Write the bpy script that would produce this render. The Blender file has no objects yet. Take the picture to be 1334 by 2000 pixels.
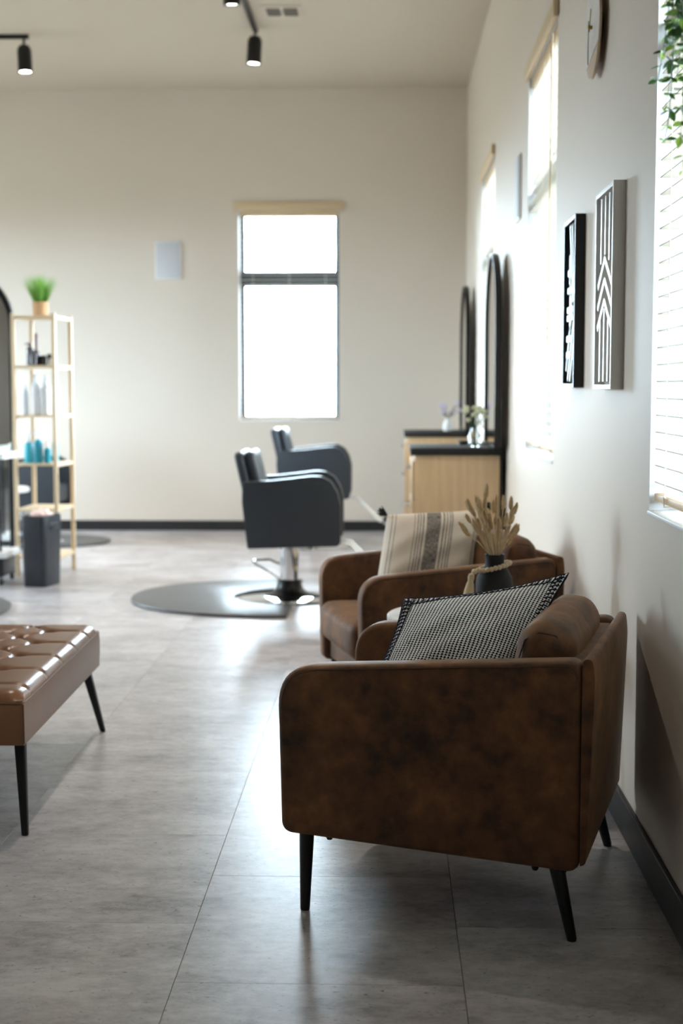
import bpy, bmesh, math, random
from math import sin, cos, pi, radians, sqrt, exp
from mathutils import Vector, Matrix

random.seed(7)
scene = bpy.context.scene
C = scene.collection

# ------------------------------------------------------------------ camera
cam_d = bpy.data.cameras.new('camera')
cam = bpy.data.objects.new('camera', cam_d)
C.objects.link(cam)
cam.location = (0, 0, 1.25)
cam.rotation_euler = (radians(90 - 5.0), 0, radians(1.85))
cam_d.sensor_width = 36
cam_d.lens = 50
cam_d.dof.use_dof = True
cam_d.dof.focus_distance = 3.40
cam_d.dof.aperture_fstop = 3.2
cam_d.clip_end = 200
scene.camera = cam

# ------------------------------------------------------------------ light
world = bpy.data.worlds.new('world')
scene.world = world
world.use_nodes = True
bg = world.node_tree.nodes['Background']
WN, WL = world.node_tree.nodes, world.node_tree.links
wtc = WN.new('ShaderNodeTexCoord'); wsp = WN.new('ShaderNodeSeparateXYZ'); WL.new(wtc.outputs['Generated'], wsp.inputs[0])
wmr = WN.new('ShaderNodeMapRange'); wmr.inputs[1].default_value = -.06; wmr.inputs[2].default_value = .03; WL.new(wsp.outputs[2], wmr.inputs[0])
wmx = WN.new('ShaderNodeMix'); wmx.data_type = 'RGBA'
wmx.inputs[6].default_value = (.12, .13, .12, 1)      # sunlit ground outside
wmx.inputs[7].default_value = (.70, .85, 1.0, 1)       # bright hazy sky
WL.new(wmr.outputs[0], wmx.inputs[0]); WL.new(wmx.outputs[2], bg.inputs[0])
bg.inputs[1].default_value = 52.0
scene.view_settings.view_transform = 'Standard'
scene.view_settings.look = 'None'
scene.view_settings.gamma = 1
scene.view_settings.use_curve_mapping = False
scene.view_settings.exposure = 0.42
SPOT_W = 90.0

# room numbers (metres)
XR = 0.672      # right wall
YF = 12.385     # far wall
XL = -6.4       # left wall (out of view)
YB = -3.0       # wall behind the camera
ZC = 3.79       # ceiling
WT = 0.16       # wall thickness

def portal(name, loc, rot, sx, sy):
    d = bpy.data.lights.new(name, 'AREA')
    d.shape = 'RECTANGLE'; d.size = sx; d.size_y = sy
    d.cycles.is_portal = True
    o = bpy.data.objects.new(name, d); C.objects.link(o)
    o.location = loc; o.rotation_euler = rot
    return o

# window openings: right wall (y0, y1, z0, z1), far wall (x0, x1, z0, z1), left wall
WIN_R = [(2.50, 3.665, 0.925, 2.72), (5.80, 6.965, 0.94, 2.72), (9.14, 10.30, 0.94, 2.72)]
WIN_F = [(-1.290, -0.417, 0.96, 2.77)]
WIN_L = [(7.9, 8.8, 0.94, 2.77), (10.15, 11.6, 0.94, 2.77)]
for (a, b, z0, z1) in WIN_R:
    portal('daylight_portal', (XR + WT + .02, (a + b) / 2, (z0 + z1) / 2), (0, radians(90), 0), z1 - z0, b - a)
for (a, b, z0, z1) in WIN_F:
    portal('daylight_portal', ((a + b) / 2, YF + WT + .02, (z0 + z1) / 2), (radians(-90), 0, 0), b - a, z1 - z0)
for (a, b, z0, z1) in WIN_L:
    portal('daylight_portal', (XL - WT - .02, (a + b) / 2, (z0 + z1) / 2), (0, radians(-90), 0), z1 - z0, b - a)

# ------------------------------------------------------------------ materials
def srgb(r, g, b):
    f = lambda c: (c / 255 / 12.92) if c / 255 <= .04045 else ((c / 255 + .055) / 1.055) ** 2.4
    return (f(r), f(g), f(b), 1)

MATS = {}
def mat(name, col, rough=.5, metal=0, spec=.5, bump=0, bscale=60, var=0, vscale=6, vcol=None,
        emit=None, estr=0, trans=0, alpha=1, sheen=0, coat=0, stretch=None, subsurf=0):
    if name in MATS: return MATS[name]
    m = bpy.data.materials.new(name); m.use_nodes = True
    nt = m.node_tree; N = nt.nodes; L = nt.links
    b = N['Principled BSDF']
    b.inputs['Base Color'].default_value = col
    b.inputs['Roughness'].default_value = rough
    b.inputs['Metallic'].default_value = metal
    b.inputs['Specular IOR Level'].default_value = spec
    b.inputs['Transmission Weight'].default_value = trans
    b.inputs['Sheen Weight'].default_value = sheen
    b.inputs['Coat Weight'].default_value = coat
    b.inputs['Coat Roughness'].default_value = .15
    if emit:
        b.inputs['Emission Color'].default_value = emit
        b.inputs['Emission Strength'].default_value = estr
    if var or bump:
        tc = N.new('ShaderNodeTexCoord'); mp = N.new('ShaderNodeMapping')
        L.new(tc.outputs['Object'], mp.inputs[0])
        if stretch: mp.inputs['Scale'].default_value = stretch
        if var:
            n = N.new('ShaderNodeTexNoise'); n.inputs['Scale'].default_value = vscale
            n.inputs['Detail'].default_value = 5
            n.inputs['Roughness'].default_value = .6
            L.new(mp.outputs[0], n.inputs['Vector'])
            r = N.new('ShaderNodeMapRange'); r.inputs[1].default_value = .3; r.inputs[2].default_value = .7
            L.new(n.outputs['Fac'], r.inputs[0])
            mx = N.new('ShaderNodeMix'); mx.data_type = 'RGBA'
            mx.inputs[6].default_value = col
            mx.inputs[7].default_value = vcol or tuple(c * (1 - var) for c in col[:3]) + (1,)
            L.new(r.outputs[0], mx.inputs[0]); L.new(mx.outputs[2], b.inputs['Base Color'])
        if bump:
            n2 = N.new('ShaderNodeTexNoise'); n2.inputs['Scale'].default_value = bscale
            n2.inputs['Detail'].default_value = 4
            L.new(mp.outputs[0], n2.inputs['Vector'])
            bp = N.new('ShaderNodeBump'); bp.inputs['Strength'].default_value = bump
            bp.inputs['Distance'].default_value = .004
            L.new(n2.outputs['Fac'], bp.inputs['Height']); L.new(bp.outputs[0], b.inputs['Normal'])
    MATS[name] = m
    return m

WALL = mat('wall_paint', srgb(222, 211, 198), .56, spec=.32, bump=.05, bscale=220)
CEIL = mat('ceiling_paint', srgb(204, 192, 176), .8, spec=.2, bump=.05, bscale=160)
BASEB = mat('black_rubber_baseboard', srgb(34, 34, 36), .42, bump=.05)
REVEAL = mat('white_reveal', srgb(236, 236, 236), .5)
FRAME = mat('dark_window_frame', srgb(70, 74, 82), .4)
SLAT = None
BLACK = mat('black_metal', srgb(18, 18, 20), .35, spec=.4)
BLACKM = mat('matt_black', srgb(24, 24, 25), .7, bump=.08)
CHROME = mat('chrome', (.82, .83, .85, 1), .06, metal=1)
WOOD = mat('light_bamboo', srgb(232, 208, 172), .45, var=.14, vscale=5, stretch=(9, 9, 1.2))
OAK = mat('oak_laminate', srgb(222, 192, 152), .38, var=.22, vscale=3.5, stretch=(10, 10, .9))
VINYL = mat('black_vinyl', srgb(46, 52, 60), .42, spec=.5, bump=.08, bscale=240)
WHITE = mat('white_plastic', srgb(236, 236, 234), .4)
GREYP = mat('pale_grey_grille', srgb(206, 208, 214), .6, bump=.2, bscale=600)
MIRROR = mat('mirror_glass', (.88, .89, .88, 1), .02, metal=1)
RUBBER = mat('grey_rubber_mat', srgb(84, 84, 86), .40, spec=.5, bump=.25, bscale=160, var=.15, vscale=9)

def glass_pane():
    m = bpy.data.materials.new('window_glass'); m.use_nodes = True
    nt = m.node_tree; N = nt.nodes; L = nt.links
    N.remove(N['Principled BSDF'])
    t = N.new('ShaderNodeBsdfTransparent'); t.inputs[0].default_value = (.96, .98, .97, 1)
    g = N.new('ShaderNodeBsdfGlossy'); g.inputs['Roughness'].default_value = .02
    f = N.new('ShaderNodeFresnel'); f.inputs[0].default_value = 1.45
    mx = N.new('ShaderNodeMixShader')
    L.new(f.outputs[0], mx.inputs[0]); L.new(t.outputs[0], mx.inputs[1]); L.new(g.outputs[0], mx.inputs[2])
    L.new(mx.outputs[0], N['Material Output'].inputs[0])
    return m
PANE = glass_pane()

def translucent(name, col, tcol, f=.35, rough=.5):
    m = bpy.data.materials.new(name); m.use_nodes = True
    nt = m.node_tree; N = nt.nodes; L = nt.links
    b = N['Principled BSDF']; b.inputs['Base Color'].default_value = col; b.inputs['Roughness'].default_value = rough
    t = N.new('ShaderNodeBsdfTranslucent'); t.inputs[0].default_value = tcol
    mx = N.new('ShaderNodeMixShader'); mx.inputs[0].default_value = f
    L.new(b.outputs[0], mx.inputs[1]); L.new(t.outputs[0], mx.inputs[2])
    L.new(mx.outputs[0], N['Material Output'].inputs[0])
    return m
SLAT = translucent('cream_blind_slat', srgb(226, 219, 208), srgb(250, 230, 196), .07)
VALANCE = translucent('tan_blind_valance', srgb(226, 203, 168), srgb(230, 195, 150), .12)
CORD = translucent('white_blind_cord', srgb(235, 232, 226), srgb(235, 225, 205), .3)
LEAF_D = translucent('dark_leaf', srgb(46, 76, 46), srgb(80, 120, 50), .12)
LEAF_L = translucent('bright_leaf', srgb(104, 140, 62), srgb(150, 180, 70), .35)
GRASS = translucent('grass_blade', srgb(120, 172, 76), srgb(150, 200, 90), .3)
PETAL_W = translucent('cream_petal', srgb(232, 232, 205), srgb(230, 235, 200), .3)
PETAL_P = translucent('lilac_petal', srgb(222, 214, 232), srgb(225, 212, 235), .3)

def leather():
    m = bpy.data.materials.new('brown_suede_leather'); m.use_nodes = True
    nt = m.node_tree; N = nt.nodes; L = nt.links; b = N['Principled BSDF']
    tc = N.new('ShaderNodeTexCoord')
    n1 = N.new('ShaderNodeTexNoise'); n1.inputs['Scale'].default_value = 5.5; n1.inputs['Detail'].default_value = 8; n1.inputs['Roughness'].default_value = .65
    n2 = N.new('ShaderNodeTexNoise'); n2.inputs['Scale'].default_value = 28; n2.inputs['Detail'].default_value = 6
    L.new(tc.outputs['Object'], n1.inputs['Vector']); L.new(tc.outputs['Object'], n2.inputs['Vector'])
    ad = N.new('ShaderNodeMath'); ad.operation = 'MULTIPLY_ADD'; ad.inputs[1].default_value = .35
    L.new(n2.outputs['Fac'], ad.inputs[0]); L.new(n1.outputs['Fac'], ad.inputs[2])
    cr = N.new('ShaderNodeValToRGB'); e = cr.color_ramp.elements
    e[0].position = .50; e[0].color = srgb(56, 41, 31)
    e[1].position = .88; e[1].color = srgb(128, 87, 55)
    x = e.new(.68); x.color = srgb(95, 63, 40)
    L.new(ad.outputs[0], cr.inputs[0]); L.new(cr.outputs[0], b.inputs['Base Color'])
    b.inputs['Roughness'].default_value = .62; b.inputs['Sheen Weight'].default_value = .25
    b.inputs['Sheen Tint'].default_value = srgb(220, 180, 140); b.inputs['Specular IOR Level'].default_value = .3
    bp = N.new('ShaderNodeBump'); bp.inputs['Strength'].default_value = .12; bp.inputs['Distance'].default_value = .003
    n3 = N.new('ShaderNodeTexNoise'); n3.inputs['Scale'].default_value = 90; n3.inputs['Detail'].default_value = 4
    L.new(tc.outputs['Object'], n3.inputs['Vector'])
    L.new(n3.outputs['Fac'], bp.inputs['Height']); L.new(bp.outputs[0], b.inputs['Normal'])
    return m
LEATHER = leather()
SEAM = mat('brown_seam', srgb(70, 46, 30), .6)
BENCHL = mat('tan_bench_leather', srgb(112, 72, 46), .30, spec=.5, bump=.10, bscale=120, var=.15, vscale=7)
BENCHS = mat('bench_piping', srgb(90, 62, 44), .35)

def floor_mat():
    m = bpy.data.materials.new('concrete_look_vinyl'); m.use_nodes = True
    nt = m.node_tree; N = nt.nodes; L = nt.links; b = N['Principled BSDF']
    geo = N.new('ShaderNodeNewGeometry'); oi = N.new('ShaderNodeObjectInfo')
    mp = N.new('ShaderNodeVectorMath'); mp.operation = 'MULTIPLY'; mp.inputs[1].default_value = (1.0, 1.7, 1)
    ofs = N.new('ShaderNodeVectorMath'); ofs.operation = 'ADD'
    sc = N.new('ShaderNodeMath'); sc.operation = 'MULTIPLY'; sc.inputs[1].default_value = 40
    L.new(oi.outputs['Random'], sc.inputs[0])
    L.new(geo.outputs['Position'], mp.inputs[0]); L.new(mp.outputs[0], ofs.inputs[0]); L.new(sc.outputs[0], ofs.inputs[1])
    def noise(s, d, r=.6):
        n = N.new('ShaderNodeTexNoise'); n.inputs['Scale'].default_value = s; n.inputs['Detail'].default_value = d
        n.inputs['Roughness'].default_value = r; L.new(ofs.outputs[0], n.inputs['Vector']); return n
    a = noise(2.6, 10, .72); c = noise(20, 10, .8); sp = noise(60, 5, .6)
    ad = N.new('ShaderNodeMath'); ad.operation = 'MULTIPLY_ADD'; ad.inputs[1].default_value = .70
    L.new(c.outputs['Fac'], ad.inputs[0]); L.new(a.outputs['Fac'], ad.inputs[2])
    cr = N.new('ShaderNodeValToRGB'); e = cr.color_ramp.elements
    e[0].position = .62; e[0].color = srgb(118, 114, 115)
    e[1].position = 1.0; e[1].color = srgb(196, 192, 194)
    x = e.new(.80); x.color = srgb(164, 160, 162)
    L.new(ad.outputs[0], cr.inputs[0])
    spr = N.new('ShaderNodeMapRange'); spr.inputs[1].default_value = .29; spr.inputs[2].default_value = .38
    L.new(sp.outputs['Fac'], spr.inputs[0])
    mx = N.new('ShaderNodeMix'); mx.data_type = 'RGBA'; mx.inputs[6].default_value = srgb(96, 93, 95)
    L.new(spr.outputs[0], mx.inputs[0]); L.new(cr.outputs[0], mx.inputs[7])
    L.new(mx.outputs[2], b.inputs['Base Color'])
    rr = N.new('ShaderNodeMapRange'); rr.inputs[3].default_value = .25; rr.inputs[4].default_value = .37
    L.new(a.outputs['Fac'], rr.inputs[0]); L.new(rr.outputs[0], b.inputs['Roughness'])
    bp = N.new('ShaderNodeBump'); bp.inputs['Strength'].default_value = .10; bp.inputs['Distance'].default_value = .002
    L.new(c.outputs['Fac'], bp.inputs['Height']); L.new(bp.outputs[0], b.inputs['Normal'])
    b.inputs['Specular IOR Level'].default_value = .5
    return m
FLOORM = floor_mat()
GROUT = mat('floor_joint', srgb(130, 127, 130), .5)

# ------------------------------------------------------------------ mesh helpers
class MB:
    def __init__(s): s.v = []; s.f = []
    def add(s, vs, fs, M=None):
        o = len(s.v)
        for p in vs:
            p = Vector(p)
            s.v.append(tuple(M @ p) if M else tuple(p))
        s.f += [tuple(i + o for i in f) for f in fs]
        return s
    def box(s, x0, x1, y0, y1, z0, z1, M=None):
        vs = [(x, y, z) for z in (z0, z1) for y in (y0, y1) for x in (x0, x1)]
        return s.add(vs, [(0, 2, 3, 1), (4, 5, 7, 6), (0, 1, 5, 4), (2, 6, 7, 3), (0, 4, 6, 2), (1, 3, 7, 5)], M)
    def prism(s, poly, axis, a0, a1, M=None):
        # poly: 2d points; axis 'x': (y,z), 'y': (x,z), 'z': (x,y)
        def P(p, a):
            return {'x': (a, p[0], p[1]), 'y': (p[0], a, p[1]), 'z': (p[0], p[1], a)}[axis]
        n = len(poly)
        vs = [P(p, a0) for p in poly] + [P(p, a1) for p in poly]
        fs = [tuple(range(n))[::-1], tuple(range(n, 2 * n))] + [(i, (i + 1) % n, n + (i + 1) % n, n + i) for i in range(n)]
        return s.add(vs, fs, M)
    def lathe(s, prof, n=24, M=None, cap=True):
        vs = []; fs = []
        for (r, z) in prof:
            for k in range(n):
                a = 2 * pi * k / n; vs.append((r * cos(a), r * sin(a), z))
        for i in range(len(prof) - 1):
            for k in range(n):
                k2 = (k + 1) % n
                fs.append((i * n + k, i * n + k2, (i + 1) * n + k2, (i + 1) * n + k))
        if cap:
            fs.append(tuple(range(n))[::-1]); fs.append(tuple((len(prof) - 1) * n + k for k in range(n)))
        return s.add(vs, fs, M)
    def tube(s, pts, r, n=8, closed=False, M=None):
        pts = [Vector(p) for p in pts]; m = len(pts)
        rs = r if isinstance(r, (list, tuple)) else [r] * m
        vs = []; fs = []; prev = None
        for i, p in enumerate(pts):
            if closed: t = pts[(i + 1) % m] - pts[i - 1]
            else: t = pts[min(i + 1, m - 1)] - pts[max(i - 1, 0)]
            t.normalize()
            if prev is None:
                a = t.orthogonal().normalized()
            else:
                a = (prev - t * prev.dot(t)).normalized()
            prev = a; b = t.cross(a)
            for k in range(n):
                g = 2 * pi * k / n
                vs.append(p + (a * cos(g) + b * sin(g)) * rs[i])
        for i in range(m if closed else m - 1):
            j = (i + 1) % m
            for k in range(n):
                k2 = (k + 1) % n
                fs.append((i * n + k, i * n + k2, j * n + k2, j * n + k))
        if not closed:
            fs.append(tuple(range(n))[::-1]); fs.append(tuple((m - 1) * n + k for k in range(n)))
        return s.add(vs, fs, M)
    def sphere(s, c, r, n=10, sc=(1, 1, 1), M=None):
        vs = []; fs = []; h = max(4, n // 2 + 1)
        for i in range(1, h):
            th = pi * i / h
            for k in range(n):
                a = 2 * pi * k / n
                vs.append((c[0] + r * sc[0] * sin(th) * cos(a), c[1] + r * sc[1] * sin(th) * sin(a), c[2] + r * sc[2] * cos(th)))
        top = len(vs); vs.append((c[0], c[1], c[2] + r * sc[2])); vs.append((c[0], c[1], c[2] - r * sc[2]))
        for i in range(h - 2):
            for k in range(n):
                k2 = (k + 1) % n
                fs.append((i * n + k, (i + 1) * n + k, (i + 1) * n + k2, i * n + k2))
        for k in range(n):
            k2 = (k + 1) % n
            fs.append((top, k, k2)); fs.append((top + 1, (h - 2) * n + k2, (h - 2) * n + k))
        return s.add(vs, fs, M)
    def mesh(s, name, m, bevel=0, seg=2, smooth=True, ang=35):
        me = bpy.data.meshes.new(name)
        bm = bmesh.new()
        vv = [bm.verts.new(p) for p in s.v]
        for f in s.f:
            try: bm.faces.new([vv[i] for i in f])
            except ValueError: pass
        bmesh.ops.recalc_face_normals(bm, faces=bm.faces)
        if bevel:
            es = [e for e in bm.edges if len(e.link_faces) == 2 and e.calc_face_angle(0) > radians(40)]
            bmesh.ops.bevel(bm, geom=es, offset=bevel, segments=seg, profile=.5, affect='EDGES', clamp_overlap=True)
        bm.to_mesh(me); bm.free()
        finish(me, m, smooth, ang)
        return me
    def build(s, name, m, parent=None, bevel=0, seg=2, smooth=True, ang=35):
        return link(name, s.mesh(name, m, bevel, seg, smooth, ang), parent)

def finish(me, m, smooth=True, ang=35):
    if m: me.materials.append(m)
    if smooth:
        me.polygons.foreach_set('use_smooth', [True] * len(me.polygons))
        me.set_sharp_from_angle(angle=radians(ang))
    me.update()

def link(name, me, parent=None):
    o = bpy.data.objects.new(name, me); C.objects.link(o)
    if parent: o.parent = parent
    return o

def tag(o, label=None, cat=None, group=None, kind=None):
    if label: o['label'] = label
    if cat: o['category'] = cat
    if group: o['group'] = group
    if kind: o['kind'] = kind
    return o

def thing(name, label, cat, loc=(0, 0, 0), rz=0, group=None):
    o = bpy.data.objects.new(name, None); C.objects.link(o)
    o.location = loc; o.rotation_euler = (0, 0, rz); o.empty_display_size = .05
    return tag(o, label, cat, group)

def struct(o, label, cat):
    return tag(o, label, cat, kind='structure')

def dup(root, loc=None, rz=None, label=None):
    r = root.copy(); C.objects.link(r)
    if loc is not None: r.location = loc
    if rz is not None: r.rotation_euler = (0, 0, rz)
    if label: r['label'] = label
    for ch in list(root.children):
        c = ch.copy(); C.objects.link(c); c.parent = r
        for g in list(ch.children):
            d = g.copy(); C.objects.link(d); d.parent = c
    return r

def cushion(sx, sy, sz, r, bulge=(0, 0, 0), n=14, puff=0):
    """rounded soft box centred at the origin; bulge per axis"""
    bm = bmesh.new()
    bmesh.ops.create_cube(bm, size=2)
    bmesh.ops.subdivide_edges(bm, edges=bm.edges[:], cuts=n - 1, use_grid_fill=True)
    h = Vector((sx / 2, sy / 2, sz / 2)); inn = Vector([max(1e-4, c - r) for c in h])
    for v in bm.verts:
        u = v.co.copy()
        # concentrate vertices at the rounded rims
        q = Vector([math.copysign(abs(c) ** .7, c) if c else 0 for c in u])
        p = Vector([q[i] * h[i] for i in range(3)])
        cl = Vector([max(-inn[i], min(inn[i], p[i])) for i in range(3)])
        d = p - cl
        if d.length > 1e-6: p = cl + d.normalized() * min(r, max(abs(d[0]), abs(d[1]), abs(d[2])))
        for i in range(3):
            j, k = (i + 1) % 3, (i + 2) % 3
            w = max(0, 1 - q[j] ** 2) * max(0, 1 - q[k] ** 2)
            p[i] += bulge[i] * w * q[i]
        v.co = p
    bmesh.ops.recalc_face_normals(bm, faces=bm.faces)
    return bm

def bm_obj(name, bm, m, parent=None, M=None, ang=60):
    me = bpy.data.meshes.new(name)
    if M: bm.transform(M)
    bm.to_mesh(me); bm.free(); finish(me, m, True, ang)
    return link(name, me, parent)

def rounded(poly, radii, seg=6):
    """round the corners of a 2d polygon"""
    out = []; n = len(poly)
    for i in range(n):
        p = Vector(poly[i]); a = Vector(poly[i - 1]); b = Vector(poly[(i + 1) % n]); r = radii[i] if isinstance(radii, (list, tuple)) else radii
        if r <= 0: out.append(tuple(p)); continue
        da = (a - p); db = (b - p); r1 = min(r, da.length * .49, db.length * .49)
        pa = p + da.normalized() * r1; pb = p + db.normalized() * r1
        for k in range(seg + 1):
            t = k / seg
            out.append(tuple(pa * (1 - t) ** 2 + p * 2 * t * (1 - t) + pb * t * t))
    return out

# ------------------------------------------------------------------ room shell
def wall_with_openings(name, axis, pos, thick, a0, a1, z0, z1, ops, label):
    """axis 'x': wall plane at x=pos, runs along y. 'y': at y=pos, runs along x."""
    mb = MB(); lo, hi = min(pos, pos + thick), max(pos, pos + thick)
    def bx(u0, u1, w0, w1):
        if u1 - u0 < 1e-5 or w1 - w0 < 1e-5: return
        if axis == 'x': mb.box(lo, hi, u0, u1, w0, w1)
        else: mb.box(u0, u1, lo, hi, w0, w1)
    cur = a0
    for (a, b, c, d) in sorted(ops):
        bx(cur, a, z0, z1); bx(a, b, z0, c); bx(a, b, d, z1); cur = b
    bx(cur, a1, z0, z1)
    return struct(mb.build(name, WALL, smooth=False), label, 'wall')

floor = struct(MB().box(XL, XR, YB, YF, -.12, -.0025).build('floor', GROUT, smooth=False), 'grey concrete-look vinyl tile floor of the salon', 'floor')
TW, TL_ = .61, .66
tile_me = MB().box(-TW / 2 + .0004, TW / 2 - .0004, -TL_ / 2 + .0003, TL_ / 2 - .0003, -.0022, 0).mesh('floor_tile', FLOORM, bevel=.0005, seg=1, smooth=False)
x_seam = -.447
for ci in range(-7, 2):
    x0 = x_seam + ci * TW
    ofs = 0 if ci % 2 == 0 else TL_ / 2
    for ri in range(-3, 19):
        yc = 3.55 + (ri - 2) * TL_ - TL_ / 2 + ofs
        if yc - TL_ / 2 > YF - .12: continue
        if x0 >= XR: continue
        ye = yc + TL_ / 2
        if x0 + TW > XR or ye > YF:        # cut tiles at the walls
            xa, xb = x0 + .0012, min(x0 + TW, XR) - .0012
            ya, yb = yc - TL_ / 2 + .0012, min(ye, YF) - .0012
            o = MB().box(xa, xb, ya, yb, -.0022, 0).build('floor_tile', FLOORM, floor, smooth=False)
        else:
            o = link('floor_tile', tile_me, floor); o.location = (x0 + TW / 2, yc, 0)

struct(MB().box(XL - WT, XR + WT, YB - WT, YF + WT, ZC, ZC + .12).build('ceiling', CEIL, smooth=False), 'warm white painted ceiling', 'ceiling')
wall_with_openings('wall_right', 'x', XR, WT, YB, YF, -.12, ZC, WIN_R, 'warm off-white wall along the right with three tall windows')
wall_with_openings('wall_back', 'y', YF, WT, XL - WT, XR + WT, -.12, ZC, WIN_F, 'warm off-white far wall with one tall window')
wall_with_openings('wall_left', 'x', XL, -WT, YB, YF, -.12, ZC, WIN_L, 'off-white wall with large windows, out of view on the left')
wall_with_openings('wall_front', 'y', YB, -WT, XL - WT, XR + WT, -.12, ZC, [], 'off-white wall behind the viewpoint')
BBH = .105
struct(MB().box(XR - .013, XR, YB, YF - .013, 0, BBH).build('baseboard_right', BASEB, bevel=.004, smooth=False), 'black baseboard along the right wall', 'baseboard')
struct(MB().box(XL, XR, YF - .013, YF, 0, .088).build('baseboard_back', BASEB, bevel=.004, smooth=False), 'black baseboard along the far wall', 'baseboard')
struct(MB().box(XL, XL + .013, YB, YF - .013, 0, BBH).build('baseboard_left', BASEB, bevel=.004, smooth=False), 'black baseboard along the left wall', 'baseboard')

# windows: local x along the opening, +y into the room, origin at sill centre on the wall plane
def window(n, loc, rz, w, h, label, bars, reveal=True):
    root = thing('window_%d' % n, label, 'window', loc, rz); root['kind'] = 'structure'
    fw = .045; y0, y1 = -.159, -.128
    m = MB(); m.box(-w / 2, -w / 2 + fw, y0, y1, 0, h).box(w / 2 - fw, w / 2, y0, y1, 0, h)
    m.box(-w / 2 + fw, w / 2 - fw, y0, y1, 0, fw).box(-w / 2 + fw, w / 2 - fw, y0, y1, h - fw, h)
    m.build('window_frame', FRAME, root, bevel=.003, smooth=False)
    zs = [fw]
    for (b0, b1) in bars:
        MB().box(-w / 2 + fw, w / 2 - fw, y0 - .004, y1 + .006, b0, b1).build('transom_bar', FRAME, root, bevel=.004, smooth=False)
        zs += [b0, b1]
    zs.append(h - fw)
    for i in range(0, len(zs), 2):
        MB().box(-w / 2 + fw, w / 2 - fw, -.146, -.142, zs[i], zs[i + 1]).build('pane', PANE, root, smooth=False)
    if reveal:
        t = .004
        m = MB(); m.box(-w / 2, -w / 2 + t, y1, 0, 0, h).box(w / 2 - t, w / 2, y1, 0, 0, h).box(-w / 2 + t, w / 2 - t, y1, 0, h - t, h)
        m.build('reveal', REVEAL, root, smooth=False)
        MB().box(-w / 2 + t, w / 2 - t, y1, .006, 0, .012).build('window_sill', REVEAL, root, bevel=.003)
    return root

def blind(loc, rz, w, h, label, val_w, val_z0, val_z1, bottom=.035, wand=None, group='window blinds'):
    root = thing('window_blind', label, 'blind', loc, rz, group)
    MB().box(-val_w / 2, val_w / 2, .004, .024, val_z0, val_z1).build('valance', VALANCE, root, bevel=.004)
    MB().box(-w / 2 + .012, w / 2 - .012, -.06, -.012, h - .05, h - .006).build('headrail', VALANCE, root, bevel=.003)
    sw = w - .026
    sl = MB(); ps = []
    # slightly crowned slat
    prof = [(-.061, -.0015), (-.011, -.0015), (-.011, .0015), (-.061, .0015)]
    sl.prism(prof, 'x', -sw / 2, sw / 2)
    me = sl.mesh('slat', SLAT)
    pitch = .0425; z = bottom + .04; zs = []
    while z < h - .055:
        o = link('slat', me, root); o.location = (0, 0, z); o.rotation_euler = (radians(-1), 0, 0); zs.append(z); z += pitch
    br = MB().box(-sw / 2, sw / 2, -.062, -.010, bottom - .008, bottom + .012).build('bottom_rail', VALANCE, root, bevel=.004)
    for cx in (-.36, 0, .36):
        for yy in (-.064, -.008):
            MB().tube([(cx * w, yy, bottom - .01), (cx * w, yy, h - .03)], .0012, 5).build('ladder_cord', CORD, root)
        MB().tube([(cx * w, -.066, bottom + .012), (cx * w, -.066, bottom - .012), (cx * w, -.006, bottom - .012), (cx * w, -.006, bottom + .014)], .0022, 6).build('cord_loop', CORD, br)
    if wand:
        x, l = wand
        MB().tube([(x, .012, h - .05), (x, .014, h - .05 - l)], .004, 8).build('tilt_wand', VALANCE, root)
    return root

lab_w = ['tall right-wall window nearest the viewer behind hanging greenery', 'tall right-wall window between the wall art and the near arched mirror', 'tall right-wall window between the two arched mirrors']
lab_b = ['horizontal slat blind on the right-wall window behind the hanging greenery', 'horizontal slat blind on the right-wall window left of the black wall art', 'horizontal slat blind on the right-wall window between the two arched mirrors']
for i, (a, b, z0, z1) in enumerate(WIN_R):
    w, h = b - a, z1 - z0
    window(i + 1, (XR, (a + b) / 2, z0), radians(90), w, h, lab_w[i], [(1.15, 1.24)])
    blind((XR, (a + b) / 2, z0), radians(90), w, h, lab_b[i], w + .05, h - .012, h + .055, bottom=.045, wand=(-w / 2 + .1, 1.25) if i == 1 else None)
(a, b, z0, z1) = WIN_F[0]; w, h = b - a, z1 - z0
window(4, ((a + b) / 2, YF, z0), radians(180), w, h, 'tall dark-framed window in the far wall', [(1.165, 1.30)])
blind(((a + b) / 2, YF, z0), radians(180), w, h, 'horizontal slat blind with tan valance on the far-wall window', w + .075, h - .005, h + .07, bottom=.03)
for i, (a, b, z0, z1) in enumerate(WIN_L):
    window(5 + i, (XL, (a + b) / 2, z0), radians(-90), b - a, z1 - z0, ['narrow window in the left wall, out of view', 'wide window near the far end of the left wall, out of view'][i], [(1.1, 1.16)], reveal=False)

# ------------------------------------------------------------------ ceiling things
def spot_head(root, loc, tilt=(0, 0), power=SPOT_W):
    M = Matrix.Translation(loc) @ Matrix.Rotation(tilt[0], 4, 'X') @ Matrix.Rotation(tilt[1], 4, 'Y')
    st = MB().tube([(loc[0], loc[1], ZC - .03), (loc[0], loc[1], loc[2] + .005)], .009, 8).build('stem', BLACK, root)
    prof = [(.012, 0), (.036, -.006), (.049, -.028), (.052, -.05), (.052, -.20), (.047, -.20), (.046, -.185)]
    hd = MB().lathe(prof, 28, M, cap=False).build('spot_head', BLACK, root)
    lens = MB().lathe([(.0465, -.186), (.03, -.182), (.001, -.181)], 24, M).build('lens', LENS, hd)
    d = bpy.data.lights.new('spot_light', 'SPOT'); d.energy = power; d.color = (1, .89, .77)
    d.spot_size = radians(95); d.spot_blend = .6; d.shadow_soft_size = .045
    o = bpy.data.objects.new('spot_light', d); C.objects.link(o); o.parent = hd
    o.matrix_local = M @ Matrix.Translation((0, 0, -.20))

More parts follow.
